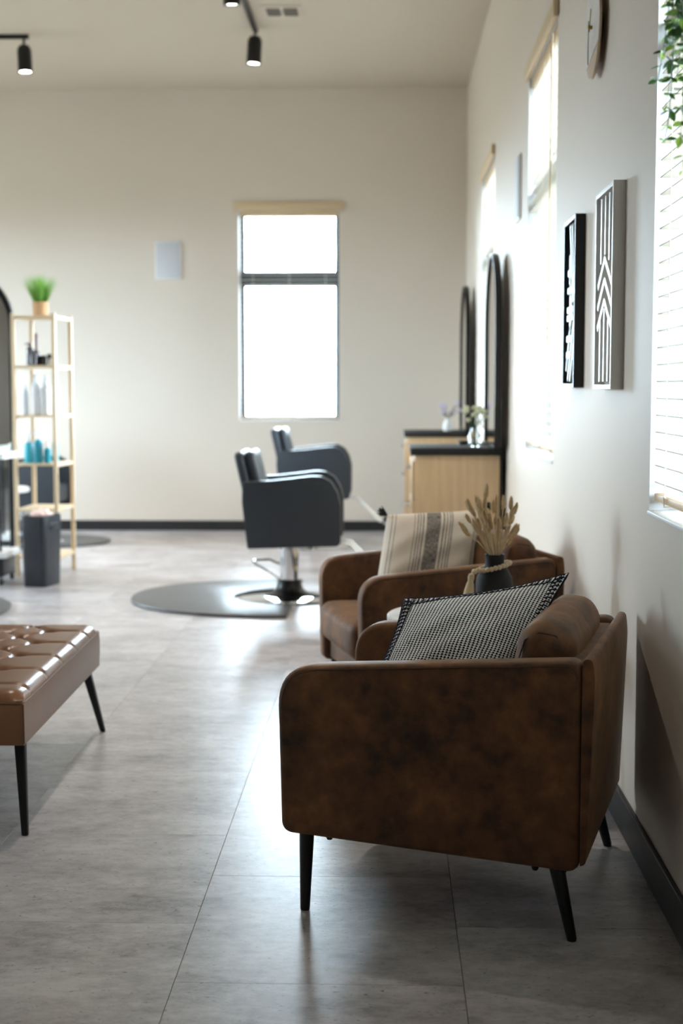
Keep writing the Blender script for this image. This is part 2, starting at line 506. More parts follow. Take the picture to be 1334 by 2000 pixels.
LENS = mat('lamp_lens', (1, 1, 1, 1), .3, emit=(1, .93, .82, 1), estr=14)
tr1 = thing('track_light', 'black ceiling track light running lengthways beside the air vent', 'light', (0, 0, 0), 0, 'black track lights')
MB().box(-.962, -.928, 2.0, 10.36, ZC - .03, ZC).build('rail', BLACK, tr1, bevel=.003)
for i, (y, tx, ty) in enumerate(((10.30, -.06, .05), (8.72, .06, -.03), (7.0, 0, 0), (5.2, 0, 0))):
    spot_head(tr1, (-.945, y, ZC - .06), (tx, ty))
tr2 = thing('track_light', 'black ceiling track light entering from the left edge above the wooden shelf', 'light', (0, 0, 0), 0, 'black track lights')
MB().box(-5.4, -2.60, 10.44, 10.475, ZC - .03, ZC).build('rail', BLACK, tr2, bevel=.003)
for i, (x, tx, ty) in enumerate(((-2.635, -.10, -.06), (-3.9, 0, 0), (-5.1, 0, 0))):
    spot_head(tr2, (x, 10.457, ZC - .075), (tx, ty))

vent = thing('ceiling_vent', 'white rectangular air vent in the ceiling with two grilles', 'vent', (-.72, 9.87, ZC))
MB().box(-.14, .14, -.16, .16, -.008, 0).build('vent_frame', CEIL, vent, bevel=.003)
DARKV = mat('vent_grille_grey', srgb(128, 120, 112), .7)  # one mid grey for grille plates and louvers
for sx in (-1, 1):
    g = MB().box(sx * .058 - .048, sx * .058 + .048, -.10, .10, -.0095, -.008).build('grille', DARKV, vent, smooth=False)
    for k in range(7):
        y = -.085 + k * .028
        MB().box(sx * .058 - .046, sx * .058 + .046, y - .004, y + .004, -.013, -.0095).build('vent_louver', DARKV, g, smooth=False)

# ------------------------------------------------------------------ wall things
def wall_speaker(loc, rz, label):
    r = thing('wall_speaker', label, 'speaker', loc, rz, 'flush wall speakers')
    MB().box(-.114, .114, 0, .012, -.163, .163).build('speaker_frame', WHITE, r, bevel=.005)
    MB().box(-.104, .104, .012, .016, -.153, .153).build('grille', GREYP, r, bevel=.003)
wall_speaker((-1.897, YF, 2.345), radians(180), 'pale grey rectangular wall speaker on the far wall left of the window')
wall_speaker((XR, 7.42, 2.265), radians(90), 'flat wall speaker on the right wall, seen nearly edge-on between two windows')

# wall clock
ck = thing('wall_clock', 'round white marble-look wall clock with tan lower segment and gold hands', 'clock', (XR, 4.64, 2.385), radians(90))
R = .158
MARBLE = mat('white_marble', srgb(232, 231, 228), .35, var=.2, vscale=9, vcol=srgb(205, 203, 200))
TANW = mat('tan_clock_wood', srgb(196, 170, 142), .5, var=.1, vscale=20)
GOLD = mat('brass', srgb(150, 125, 60), .3, metal=1)
MB().lathe([(.05, 0), (.05, .012), (.04, .018)], 24, Matrix.Rotation(radians(-90), 4, 'X')).build('clock_back', BLACKM, ck)
MB().lathe([(R - .002, .020), (R, .022), (R, .0255), (R - .002, .027)], 64, Matrix.Rotation(radians(-90), 4, 'X')).build('rim', TANW, ck)
def disc_seg(side):
    # split the face along a slanted chord
    c, d = Vector((.143, .99)), -.092   # normal and offset (x along wall, z up)
    pts = []
    for k in range(180):
        a = 2 * pi * k / 180; p = Vector((cos(a) * (R - .002), sin(a) * (R - .002)))
        if (p.dot(c) > d) == side: pts.append(p)
    m = sum(pts, Vector((0, 0))) / len(pts)
    pts.sort(key=lambda p: math.atan2(p.y - m.y, p.x - m.x))
    return [tuple(p) for p in pts]
MB().prism(disc_seg(True), 'y', .0271, .0285).build('face', MARBLE, ck, smooth=False)
MB().prism(disc_seg(False), 'y', .0271, .0285).build('face_segment', TANW, ck, smooth=False)
MB().lathe([(.006, .0285), (.006, .040), (.004, .042)], 12, Matrix.Rotation(radians(-90), 4, 'X')).build('spindle', GOLD, ck)
MB().tube([(.008, .036, -.012), (-.022, .036, .052)], .0018, 6).build('hour_hand', GOLD, ck)
MB().tube([(0, .0395, .02), (.006, .0395, -.115)], .0016, 6).build('minute_hand', GOLD, ck)

# slatted wall art
def art(name, loc, label, mframe, mback, mslat, slats, W=.315, H=.59, D=.036):
    r = thing(name, label, 'wall art', loc, radians(90), 'slatted wall art pair')
    t = .014
    m = MB(); m.box(-W / 2, -W / 2 + t, 0, D, 0, H).box(W / 2 - t, W / 2, 0, D, 0, H)
    m.box(-W / 2 + t, W / 2 - t, 0, D, 0, t).box(-W / 2 + t, W / 2 - t, 0, D, H - t, H)
    m.build('art_frame', mframe, r, bevel=.0015, smooth=False)
    MB().box(-W / 2 + t, W / 2 - t, .001, .005, t, H - t).build('backing', mback, r, smooth=False)
    for (x0, z0, x1, z1, wd) in slats:
        a = Vector((x0 * (W - 2 * t) - (W / 2 - t), z0 * (H - 2 * t) + t)); b = Vector((x1 * (W - 2 * t) - (W / 2 - t), z1 * (H - 2 * t) + t))
        d = (b - a).normalized(); n = Vector((-d.y, d.x)) * wd / 2
        poly = [tuple(a + n), tuple(b + n), tuple(b - n), tuple(a - n)]
        MB().prism(poly, 'y', .005, .032).build('art_slat', mslat, r, bevel=.001, smooth=False)
GREYART = mat('grey_white_paint', srgb(222, 219, 215), .35)
WHART = mat('white_paint_slat', srgb(240, 238, 232), .35)
ARTBK = mat('shaded_gap_backing', srgb(186, 181, 176), .6)  # shade on the wall between the slats, painted into the backing colour
# local x grows towards the far side for rz=90 on the right wall (x -> +y)
ws = [(.25, .64, .25, .985, .018), (.5, .68, .5, .985, .018), (.75, .64, .75, .985, .018)]
for zz in (.66, .55, .44):
    ws += [(.08, zz - .14, .5, zz, .02), (.92, zz - .14, .5, zz, .02)]
ws += [(.25, .015, .25, .34, .018), (.5, .015, .5, .40, .018), (.75, .015, .75, .34, .018)]
art('wall_art', (XR, 4.275, 1.245), 'white box-framed wall art with raised chevron slats', GREYART, ARTBK, WHART, ws, W=.34)
PALE = mat('pale_sage_slat', srgb(196, 206, 198), .35)
bs = [(.35, .985, .12, .55, .016), (.55, .985, .2, .50, .016), (.52, .80, .52, .62, .02), (.48, .62, .30, .40, .016),
      (.30, .69, .68, .69, .022), (.34, .58, .70, .58, .022), (.2, .46, .72, .46, .022), (.2, .41, .72, .41, .022), (.3, .28, .74, .28, .022), (.4, .18, .76, .18, .022),
      (.45, .56, .45, .33, .024), (.12, .38, .62, .02, .016), (.12, .24, .42, .015, .016), (.35, .42, .78, .08, .014)]
art('wall_art', (XR, 5.08, 1.25), 'black box-framed wall art with pale geometric slats', BLACK, BLACKM, PALE, bs)

# ------------------------------------------------------------------ arched mirrors over the vanities
def arch_pts(w, h, seg=24):
    r = w / 2; pts = [(-r, 0), (r, 0)]
    for k in range(seg + 1):
        a = pi * k / seg; pts.append((r * cos(a), h - r + r * sin(a)))
    return pts
def arched_mirror(loc, rz, w, h, label, depth=.04, fw=.009, group='arched mirrors', tilt=0, y0=.035):
    r = thing('arched_mirror', label, 'mirror', loc, rz, group); r.rotation_euler = (tilt, 0, rz)
    outer = arch_pts(w, h); inner = [(p[0] * (w - 2 * fw) / w, 0) for p in outer[:2]]
    ri = w / 2 - fw
    inner = [(-ri, fw), (ri, fw)] + [(ri * cos(pi * k / 24), h - w / 2 + ri * sin(pi * k / 24)) for k in range(25)]
    n = len(outer); vs = []; fs = []
    for y in (y0, y0 + depth):
        vs += [(p[0], y, p[1]) for p in outer] + [(p[0], y, p[1]) for p in inner]
    for i in range(n):
        j = (i + 1) % n
        fs += [(i, j, n + j, n + i), (2 * n + i, 3 * n + i, 3 * n + j, 2 * n + j), (i, 2 * n + i, 2 * n + j, j), (n + i, n + j, 3 * n + j, 3 * n + i)]
    MB().add(vs, fs).build('mirror_frame', BLACK, r, ang=30)
    MB().prism(inner, 'y', y0 + .004, y0 + depth - .012).build('mirror_glass', MIRROR, r, smooth=False)
    return r
arched_mirror((XR, 8.32, .912), radians(90), .85, 1.105, 'near arched black-framed mirror standing on the vanity by the right wall', y0=.042)
arched_mirror((XR, 11.30, .912), radians(90), .85, 1.13, 'farther arched black-framed mirror by the far right corner', y0=.042)
arched_mirror((-2.90, 9.55, .0), radians(180), .80, 2.06, 'tall arched black-framed floor mirror at the left edge beside the wooden shelf', fw=.035, depth=.045, y0=0, tilt=0)

# ------------------------------------------------------------------ vanities
def vanity(loc, label):
    r = thing('styling_vanity', label, 'vanity', loc, 0, 'oak styling vanities')
    # local: front faces -x, back at x=0 (wall), y 0..w
    w, d, h = .62, .50, .868
    MB().box(-d, -.022, 0, w, .08, h).build('cabinet_body', OAK, r, bevel=.003)
    MB().box(-d + .04, -.03, .02, w - .02, 0, .08).build('toe_kick', BLACKM, r, smooth=False)
    MB().box(-.022, -.004, -.002, w + .002, 0, h).build('back_panel', BLACK, r, bevel=.002)
    MB().box(-d - .025, -.002, -.012, w + .012, h, h + .042).build('countertop', BLACKM, r, bevel=.004)
    z = .10
    for hh in (.28, .24, .22):
        f = MB().box(-d - .018, -d, .008, w - .008, z, z + hh - .01).build('drawer', OAK, r, bevel=.003)
        zz = z + hh - .05
        MB().tube([(-d - .018, w / 2 - .12, zz), (-d - .042, w / 2 - .12, zz), (-d - .042, w / 2 + .12, zz), (-d - .018, w / 2 + .12, zz)], .006, 8).build('handle', CHROME, f)
        z += hh
    return r
vanity((.656, 8.04, 0), 'near oak vanity cabinet with black top behind the farther armchair')
vanity((.656, 11.0, 0), 'farther oak vanity cabinet with black top in the far right corner')

# glass vases with flowers
GLASS = mat('clear_glass', (.92, .97, .98, 1), .03, trans=1)
def posy(loc, label_v, label_b, petal, h=.11, r=.038, seed=1, spread=.07, white=False):
    rnd = random.Random(seed)
    v = thing('glass_vase' if not white else 'white_vase', label_v, 'vase', loc, 0)
    prof = [(.02, .003), (r * .9, .004), (r, .02), (r, h * .62), (r * .62, h * .82), (r * .5, h), (r * .44, h), (r * .55, h * .82), (r * .88, h * .62), (r * .88, .024), (.02, .012)]
    MB().lathe(prof, 24).build('vase_body', WHITE if white else GLASS, v)
    b = thing('flower_bunch', label_b, 'flowers', (loc[0], loc[1], loc[2] + .018), 0)
    st = MB(); tips = []
    for k in range(11):
        a = rnd.uniform(0, 2 * pi); q = rnd.uniform(.25, 1) * spread; zz = h + rnd.uniform(.02, .10)
        tip = (q * cos(a), q * sin(a), zz); tips.append(tip)
        st.tube([(cos(a + 2) * .008, sin(a + 2) * .008, 0), (cos(a) * .006, sin(a) * .006, h * .85), tip], .0018, 5)
    st.build('stems', LEAF_D, b)
    fl = MB()
    for k in range(14):
        a = 2 * pi * k / 14; e = .3 + .5 * (k % 3) / 2
        fl.sphere((cos(a) * .011 * e * 1.3, sin(a) * .011 * e * 1.3, .004 * (k % 4)), .009, 6, (1, 1, .8))
    me = fl.mesh('blossom', petal)
    for k, t in enumerate(tips):
        o = link('blossom', me, b); o.location = t; o.rotation_euler = (rnd.uniform(-.6, .6), rnd.uniform(-.6, .6), k); s = rnd.uniform(.7, 1.2); o.scale = (s, s, s)
    lf = MB().add([(0, 0, 0), (.009, .016, .003), (0, .04, -.003), (-.009, .016, .003), (0, .016, -.001)], [(0, 1, 4), (1, 2, 4), (2, 3, 4), (3, 0, 4)]).mesh('leaf', LEAF_D)
    for k in range(10):
        a = rnd.uniform(0, 2 * pi); o = link('leaf', lf, b); o.location = (cos(a) * .012, sin(a) * .012, h * rnd.uniform(.95, 1.3)); o.rotation_euler = (rnd.uniform(.1, .7), 0, a - pi / 2)
posy((.50, 8.16, .910), 'clear glass vase on the near vanity', 'cream and pale green flowers in the clear glass vase', PETAL_W, seed=3)
posy((.47, 11.12, .910), 'small white vase on the farther vanity', 'lilac flowers with green leaves in the small white vase', PETAL_P, seed=5, spread=.10, h=.10, white=True)
DKR = mat('dark_grey_plastic', srgb(40, 40, 44), .4)
iron = thing('curling_iron', 'dark styling tool lying on the near vanity top behind the glass vase', 'hair tool', (.52, 8.42, .910), radians(8))
MB().tube([(-.10, 0, .016), (.02, 0, .016)], .014, 10).build('grip', DKR, iron)
MB().tube([(.02, 0, .016), (.12, 0, .013)], .009, 10).build('barrel', CHROME, iron)

# ------------------------------------------------------------------ salon chairs
def salon_chair(loc, rz, dz, label, foot=True):
    r = thing('salon_chair', label, 'salon chair', loc, rz, 'black hydraulic salon chairs')
    # base
    MB().lathe([(.30, 0), (.30, .006), (.285, .012), (.17, .022), (.12, .03)], 48).build('base_plate', CHROME, r)
    MB().lathe([(.15, .0255), (.105, .04), (.082, .062), (.072, .09), (.070, .115), (.060, .12)], 32).build('base_collar', BLACK, r)
    MB().lathe([(.057, .115), (.057, .30), (.052, .302), (.052, .36 + dz)], 32).build('hydraulic_column', CHROME, r)
    # pump lever, points to the back
    MB().tube([(-.05, -.03, .12), (-.12, -.05, .17), (-.20, -.05, .215), (-.215, -.02, .225), (-.205, .03, .225), (-.12, .035, .23), (-.045, .02, .20)], .007, 8).build('pump_lever', CHROME, r)
    z = dz
    # frame under seat
    MB().box(-.14, .26, -.14, .14, .345 + z, .375 + z).build('seat_plate', BLACK, r, bevel=.004)
    # arms
    prof = [(-.165, .330), (.352, .345), (.368, .362), (.370, .46), (.370, .58), (.352, .655), (.315, .715), (.262, .745), (.20, .748), (.10, .735), (-.02, .722), (-.12, .716), (-.182, .716), (-.192, .70), (-.195, .60)]
    prof = rounded([(p[0], p[1] + z) for p in prof], .012, 3)
    for sy in (-1, 1):
        MB().prism(prof, 'y', sy * .22, sy * .295).build('armrest', VINYL, r, bevel=.016, seg=3)
    # seat
    bm_obj('seat', cushion(.50, .436, .15, .035, (0, 0, .012)), VINYL, r, Matrix.Translation((.095, 0, .455 + z)))
    # back: leaning slab of two layers
    M = Matrix.Translation((-.115, 0, .505 + z)) @ Matrix.Rotation(radians(-13), 4, 'Y')
    bm_obj('backrest', cushion(.055, .50, .43, .022, (0, 0, 0)), VINYL, r, M @ Matrix.Translation((-.02, 0, .175)))
    bm_obj('back_cushion', cushion(.06, .43, .40, .026, (.012, 0, 0)), VINYL, r, M @ Matrix.Translation((.036, 0, .18)))
    # footrest
    if foot:
        ft = MB()
        for sy in (-.09, .09):
            ft.tube([(.24, sy, .36 + z), (.42, sy, .335 + z), (.60, sy, .155 + z), (.64, sy, .15 + z)], .008, 8)
        ft.tube([(.64, -.17, .15 + z), (.64, .17, .15 + z)], .013, 10)
        f = ft.build('footrest', CHROME, r)
        MB().tube([(.65, -.15, .158 + z), (.65, .15, .158 + z)], .028, 10).build('footrest_pad', BLACKM, f)
    for ch in r.children:
        if ch.name.split('.')[0] in ('seat_plate', 'armrest', 'seat', 'backrest', 'back_cushion', 'footrest'): ch.location.x = -.055
    return r
salon_chair((-.58, 8.36, .0), 0, 0, 'near black salon chair on a chrome base, standing in the cutout of the large mat')
salon_chair((-.60, 11.16, 0), 0, .052, 'farther black salon chair on a chrome base, in front of the far-wall window')
salon_chair((-2.915, 11.40, .0), 0, -.055, 'black salon chair glimpsed behind the wooden shelf', foot=False)

# anti-fatigue mats
def d_mat(loc, rz, sx, sy, cut, label, cutofs=(-.07, 0)):
    pts = []
    # ring cut toward the straight side at x=0, bulge to -x
    n = 48
    for k in range(n + 1):
        a = pi / 2 + pi * k / n
        c, s_ = cos(a), sin(a)
        e = .92
        pts.append((sx * math.copysign(abs(c) ** e, c), sy * math.copysign(abs(s_) ** e, s_)))
    # now at (0,-sy): go up along the straight edge with a round notch
    cx, cy = cutofs; a0 = math.asin(min(1, -cx / cut)) if -cx < cut else 0
    dyc = sqrt(max(0, cut * cut - cx * cx))
    b0 = math.atan2(-dyc, -cx)
    b1 = 2 * pi - math.atan2(dyc, -cx) if False else math.atan2(dyc, -cx)
    m = 30
    span = (2 * pi - (b1 - b0))
    for k in range(m + 1):
        a = b0 - span * k / m
        pts.append((cx + cut * cos(a), cy + cut * sin(a)))
    r = MB().prism(pts, 'z', 0, .018).build('floor_mat', RUBBER, None, bevel=.006)
    r.location = loc; r.rotation_euler = (0, 0, rz)
    return tag(r, label, 'mat', 'half-round salon mats')
d_mat((-.545, 8.37, .0), 0, .97, .745, .325, 'large half-round dark rubber mat around the near salon chair base', (-.035, -.01))
d_mat((-3.02, 11.40, .0), radians(180), .77, .52, .31, 'half-round grey mat on the far floor behind the wooden shelf', (-.105, 0))
d_mat((-2.95, 7.78, .0), radians(180), .83, .72, .31, 'dark mat whose rounded tip shows at the left edge above the tufted bench')

# ------------------------------------------------------------------ armchairs
def armchair(loc, rz, label):
    r = thing('armchair', label, 'armchair', loc, rz, 'brown leather armchairs')
    # local: front -x, back +x
    poly = [(-.360, .185), (.336, .155), (.352, .170), (.354, .642), (-.370, .588)]
    prof = rounded(poly, [.03, .012, .008, .035, .095], 9)
    for sy in (-1, 1):
        a = MB().prism(prof, 'y', sy * .285, sy * .357).build('armrest', LEATHER, r, bevel=.014, seg=3)
        # seam running round the outer edge of the arm
        rim = [(p[0] * .972, sy * .3565, p[1] + (.40 - p[1]) * .045) for p in prof if p[1] > .30]
        MB().tube(rim, .0022, 5).build('seam', SEAM, a)
    # outer back shell and inner back
    back = rounded([(.3545, .172), (.368, .178), (.384, .60), (.378, .646), (.356, .648), (.3545, .60)], [.004, .012, .03, .02, .02, .01], 5)
    MB().prism(back, 'y', -.3565, .3565).build('back_shell', LEATHER, r, bevel=.010, seg=3)
    MB().box(.30, .353, -.283, .283, .20, .628).build('inner_back', LEATHER, r, bevel=.012, seg=3)
    MB().prism([(-.335, .195), (.31, .168), (.31, .262), (-.335, .270)], 'y', -.283, .283).build('seat_base', LEATHER, r, bevel=.008)
    bm_obj('seat_cushion', cushion(.55, .56, .150, .045, (.008, 0, .016)), LEATHER, r, Matrix.Translation((-.108, 0, .345)) @ Matrix.Rotation(radians(1.5), 4, 'Y'))
    M = Matrix.Translation((.236, 0, .535)) @ Matrix.Rotation(radians(10), 4, 'Y')
    bc = bm_obj('back_cushion', cushion(.135, .55, .34, .055, (.012, .004, .012)), LEATHER, r, M)
    MB().tube([tuple(M @ Vector((x, -.262, z))) for (x, z) in ((-.058, .06), (-.05, .125), (-.02, .150), (.02, .150), (.045, .125))], .0025, 5).build('seam', SEAM, bc)
    for (x, y, tx, ty, zt) in ((-.300, -.352, -.303, -.328, .192), (-.300, .352, -.303, .328, .192), (.340, -.358, .298, -.330, .166), (.340, .345, .298, .325, .166)):
        MB().tube([(x, y, 0), (x, y, .004), (tx, ty, zt)], [.0105, .0115, .0185], 16).build('leg', BLACK, r)
    for (x, y) in ((-.30, -.33), (-.245, -.33), (.25, -.33), (.315, -.33)):
        MB().lathe([(.008, 0), (.009, -.006), (.006, -.012)], 10, Matrix.Translation((x, y, (.183 if x < 0 else .158)))).build('glide', BLACK, r)
    return r
armchair((.187, 3.581, 0), radians(-15.2), 'nearest brown suede leather armchair holding the navy and white striped pillow')
armchair((.174, 5.328, 0), radians(15), 'farther brown suede leather armchair holding the cream pillow with charcoal stripes')

# ------------------------------------------------------------------ pillows
def pillow(name, label, TL, TR, BL, H, T, m, seed, concave=.07, n=36, ex=2.6, ek=1.0):
    TL, TR, BL = map(Vector, (TL, TR, BL))
    u = (TR - TL); W = u.length; u.normalize()
    vd = (TL - BL).normalized(); sk = vd.dot(u); v = (vd - u * sk).normalized(); nrm = u.cross(v)
    cs_ = sqrt(1 - sk * sk); cen = (TL + TR) / 2 - vd * H / 2
    def pos(s, t, side):
        x = W / 2 * s * (1 - concave * (1 - t * t) * abs(s) ** 3)
        y = H / 2 * t * (1 - concave * (1 - s * s) * abs(t) ** 3)
        k = (max(0, 1 - abs(s) ** ex) * max(0, 1 - abs(t) ** ex)) ** ek
        wr = .004 * sin(7 * s + 3 * t + seed) * k + .003 * sin(11 * t - 5 * s + seed * 2) * k
        return Vector((x + y * sk, y * cs_, side * (T / 2 * k + wr + .003)))
    vs = []; fs = []; uv = []
    for side in (1, -1):
        o = len(vs)
        for i in range(n + 1):
            for j in range(n + 1):
                s = -1 + 2 * i / n; t = -1 + 2 * j / n
                vs.append(pos(s, t, side)); uv.append((i / n, j / n))
        for i in range(n):
            for j in range(n):
                q = (o + i * (n + 1) + j, o + (i + 1) * (n + 1) + j, o + (i + 1) * (n + 1) + j + 1, o + i * (n + 1) + j + 1)
                fs.append(q if side == 1 else q[::-1])
    # close the rim
    ring = [(i, 0) for i in range(n)] + [(n, j) for j in range(n)] + [(i, n) for i in range(n, 0, -1)] + [(0, j) for j in range(n, 0, -1)]
    half = (n + 1) ** 2
    for k in range(len(ring)):
        a = ring[k]; b = ring[(k + 1) % len(ring)]
        ia = a[0] * (n + 1) + a[1]; ib = b[0] * (n + 1) + b[1]
        fs.append((ia, half + ia, half + ib, ib))
    me = bpy.data.meshes.new('cover'); me.from_pydata([tuple(p) for p in vs], [], fs)
    ul = me.uv_layers.new(name='uv')
    for lp in me.loops: ul.data[lp.index].uv = uv[lp.vertex_index]
    finish(me, m, True, 180)
    root = thing(name, label, 'pillow')
    Mx = Matrix((u, v, nrm)).transposed().to_4x4(); Mx.translation = cen
    root.matrix_world = Mx
    link('cover', me, root)
    return root, pos

def knit_mat():
    m = bpy.data.materials.new('navy_white_knit'); m.use_nodes = True
    nt = m.node_tree; N = nt.nodes; L = nt.links; b = N['Principled BSDF']
    tc = N.new('ShaderNodeTexCoord'); sp = N.new('ShaderNodeSeparateXYZ'); L.new(tc.outputs['UV'], sp.inputs[0])
    nz = N.new('ShaderNodeTexNoise'); nz.inputs['Scale'].default_value = 9; L.new(tc.outputs['UV'], nz.inputs['Vector'])
    def math_(op, a, b_=None):
        x = N.new('ShaderNodeMath'); x.operation = op
        for i, q in enumerate((a, b_)):
            if q is None: continue
            if isinstance(q, (int, float)): x.inputs[i].default_value = q
            else: L.new(q, x.inputs[i])
        return x.outputs[0]
    wob = math_('MULTIPLY', math_('SUBTRACT', nz.outputs['Fac'], .5), .012)
    U = math_('ADD', sp.outputs[0], wob); V = math_('ADD', sp.outputs[1], wob)
    su = math_('SINE', math_('MULTIPLY', U, 2 * pi * 42))
    sv = math_('SINE', math_('ADD', math_('MULTIPLY', V, 2 * pi * 62), math_('MULTIPLY', U, 2 * pi * 22)))
    k = math_('ADD', su, math_('MULTIPLY', sv, .75))
    r = N.new('ShaderNodeMapRange'); r.inputs[1].default_value = .12; r.inputs[2].default_value = .45; L.new(k, r.inputs[0])
    mx = N.new('ShaderNodeMix'); mx.data_type = 'RGBA'
    mx.inputs[6].default_value = srgb(238, 238, 238); mx.inputs[7].default_value = srgb(30, 33, 50)
    L.new(r.outputs[0], mx.inputs[0]); L.new(mx.outputs[2], b.inputs['Base Color'])
    b.inputs['Roughness'].default_value = .9; b.inputs['Specular IOR Level'].default_value = .15
    hgt = math_('ADD', math_('MULTIPLY', su, -.5), math_('MULTIPLY', sv, .5))
    bp = N.new('ShaderNodeBump'); bp.inputs['Strength'].default_value = .6; bp.inputs['Distance'].default_value = .003
    L.new(hgt, bp.inputs['Height']); L.new(bp.outputs[0], b.inputs['Normal'])
    return m
def stripe_mat():
    m = bpy.data.materials.new('cream_charcoal_weave'); m.use_nodes = True
    nt = m.node_tree; N = nt.nodes; L = nt.links; b = N['Principled BSDF']
    tc = N.new('ShaderNodeTexCoord'); sp = N.new('ShaderNodeSeparateXYZ'); L.new(tc.outputs['UV'], sp.inputs[0])
    cr = N.new('ShaderNodeValToRGB'); cr.color_ramp.interpolation = 'CONSTANT'
    e = cr.color_ramp.elements
    bands = [(.05, .058), (.085, .092), (.275, .285), (.305, .318), (.335, .345), (.36, .378), (.40, .545), (.57, .585), (.605, .617), (.635, .645), (.66, .668), (.91, .92), (.95, .96)]
    e[0].position = 0; e[0].color = (0, 0, 0, 1)
    e[1].position = .999; e[1].color = (0, 0, 0, 1)
    for (a, c) in bands:
        x = e.new(a); x.color = (1, 1, 1, 1); x = e.new(c); x.color = (0, 0, 0, 1)
    L.new(sp.outputs[0], cr.inputs[0])
    mp = N.new('ShaderNodeMapping'); mp.inputs['Scale'].default_value = (160, 22, 1); L.new(tc.outputs['UV'], mp.inputs[0])
    mp2 = N.new('ShaderNodeMapping'); mp2.inputs['Scale'].default_value = (22, 160, 1); L.new(tc.outputs['UV'], mp2.inputs[0])
    n1 = N.new('ShaderNodeTexNoise'); n1.inputs['Scale'].default_value = 1; L.new(mp.outputs[0], n1.inputs['Vector'])
    n2 = N.new('ShaderNodeTexNoise'); n2.inputs['Scale'].default_value = 1; L.new(mp2.outputs[0], n2.inputs['Vector'])
    av = N.new('ShaderNodeMath'); av.operation = 'ADD'; L.new(n1.outputs['Fac'], av.inputs[0]); L.new(n2.outputs['Fac'], av.inputs[1])
    rr = N.new('ShaderNodeMapRange'); rr.inputs[1].default_value = .75; rr.inputs[2].default_value = 1.25; rr.inputs[3].default_value = 1; rr.inputs[4].default_value = .45
    L.new(av.outputs[0], rr.inputs[0])
    mu = N.new('ShaderNodeMath'); mu.operation = 'MULTIPLY'; L.new(cr.outputs[0], mu.inputs[0]); L.new(rr.outputs[0], mu.inputs[1])
    mx = N.new('ShaderNodeMix'); mx.data_type = 'RGBA'
    mx.inputs[6].default_value = srgb(214, 204, 190); mx.inputs[7].default_value = srgb(62, 62, 66)
    L.new(mu.outputs[0], mx.inputs[0]); L.new(mx.outputs[2], b.inputs['Base Color'])
    b.inputs['Roughness'].default_value = .92; b.inputs['Specular IOR Level'].default_value = .15
    bp = N.new('ShaderNodeBump'); bp.inputs['Strength'].default_value = .4; bp.inputs['Distance'].default_value = .002
    L.new(av.outputs[0], bp.inputs['Height']); L.new(bp.outputs[0], b.inputs['Normal'])
    return m
NAVY = mat('navy_yarn', srgb(28, 30, 46), .85, spec=.2)
p1, pos1 = pillow('throw_pillow', 'navy and white striped knit pillow with blanket-stitched edge on the nearest armchair',
                  (.045, 3.67, .702), (.463, 3.63, .775), (-.032, 3.57, .548), .37, .115, knit_mat(), 1.3, concave=.11)
# blanket stitch: rim yarn and stitches
st = MB(); N1 = 30
rim = [pos1(-1 + 2 * k / N1, 1, 1) for k in range(N1)] + [pos1(1, 1 - 2 * k / N1, 1) for k in range(N1)] + [pos1(1 - 2 * k / N1, -1, 1) for k in range(N1)] + [pos1(-1, -1 + 2 * k / N1, 1) for k in range(N1)]
rim = [Vector((p.x * 1.003, p.y * 1.003, 0)) for p in rim]
MB().tube(rim, .0035, 6, closed=True).build('edge_yarn', NAVY, p1)
for k in range(1, N1):
    q = -1 + 2 * k / N1
    for side in (1, -1):
        for (a, b_, c) in (((q, .995), (q + .012, .93), (q - .008, .875)), ((q, -.995), (q + .012, -.93), (q - .008, -.875)), ((-.995, q), (-.94, q + .012), (-.885, q - .008)), ((.995, q), (.94, q + .012), (.885, q - .008))):
            pts = [pos1(*a, side), pos1(*b_, side), pos1(*c, side)]
            pts = [p + Vector((0, 0, .0012 * side)) for p in pts]
            st.tube(pts, .0020, 4)
        # loops joining the inner ends
for side in (1, -1):
    inner = [pos1(-.885 + 1.77 * k / 60, .872 + .012 * (k % 2), side) for k in range(61)]
    st.tube([p + Vector((0, 0, .001 * side)) for p in inner], .0014, 4)
    inner = [pos1(-.880 + .012 * (k % 2), -.885 + 1.77 * k / 60, side) for k in range(61)]
    st.tube([p + Vector((0, 0, .001 * side)) for p in inner], .0014, 4)
st.build('blanket_stitch', NAVY, p1)

p2, pos2 = pillow('throw_pillow', 'cream pillow with charcoal stripes and dark corner tassels on the farther armchair',
                  (.0, 5.45, .762), (.372, 5.52, .776), (-.038, 5.33, .533), .38, .18, stripe_mat(), 4.1, concave=.01, ex=3, ek=.7)
CHAR = mat('charcoal_yarn', srgb(52, 52, 54), .9, spec=.1)
for (sx, sy) in ((-1, 1), (1, 1), (-1, -1), (1, -1)):
    t = MB(); rnd = random.Random(sx * 3 + sy)
    base = pos2(sx, sy, 1); base.z = 0
    d = Vector((sx, sy * .6, 0)).normalized()
    for k in range(22):
        dd = (d + Vector((rnd.uniform(-.5, .5), rnd.uniform(-.5, .5), rnd.uniform(-.5, .5)))).normalized()
        t.tube([base, base + dd * .02, base + dd * rnd.uniform(.028, .042)], [.002, .003, .002], 5)
    t.build('tassel', CHAR, p2)

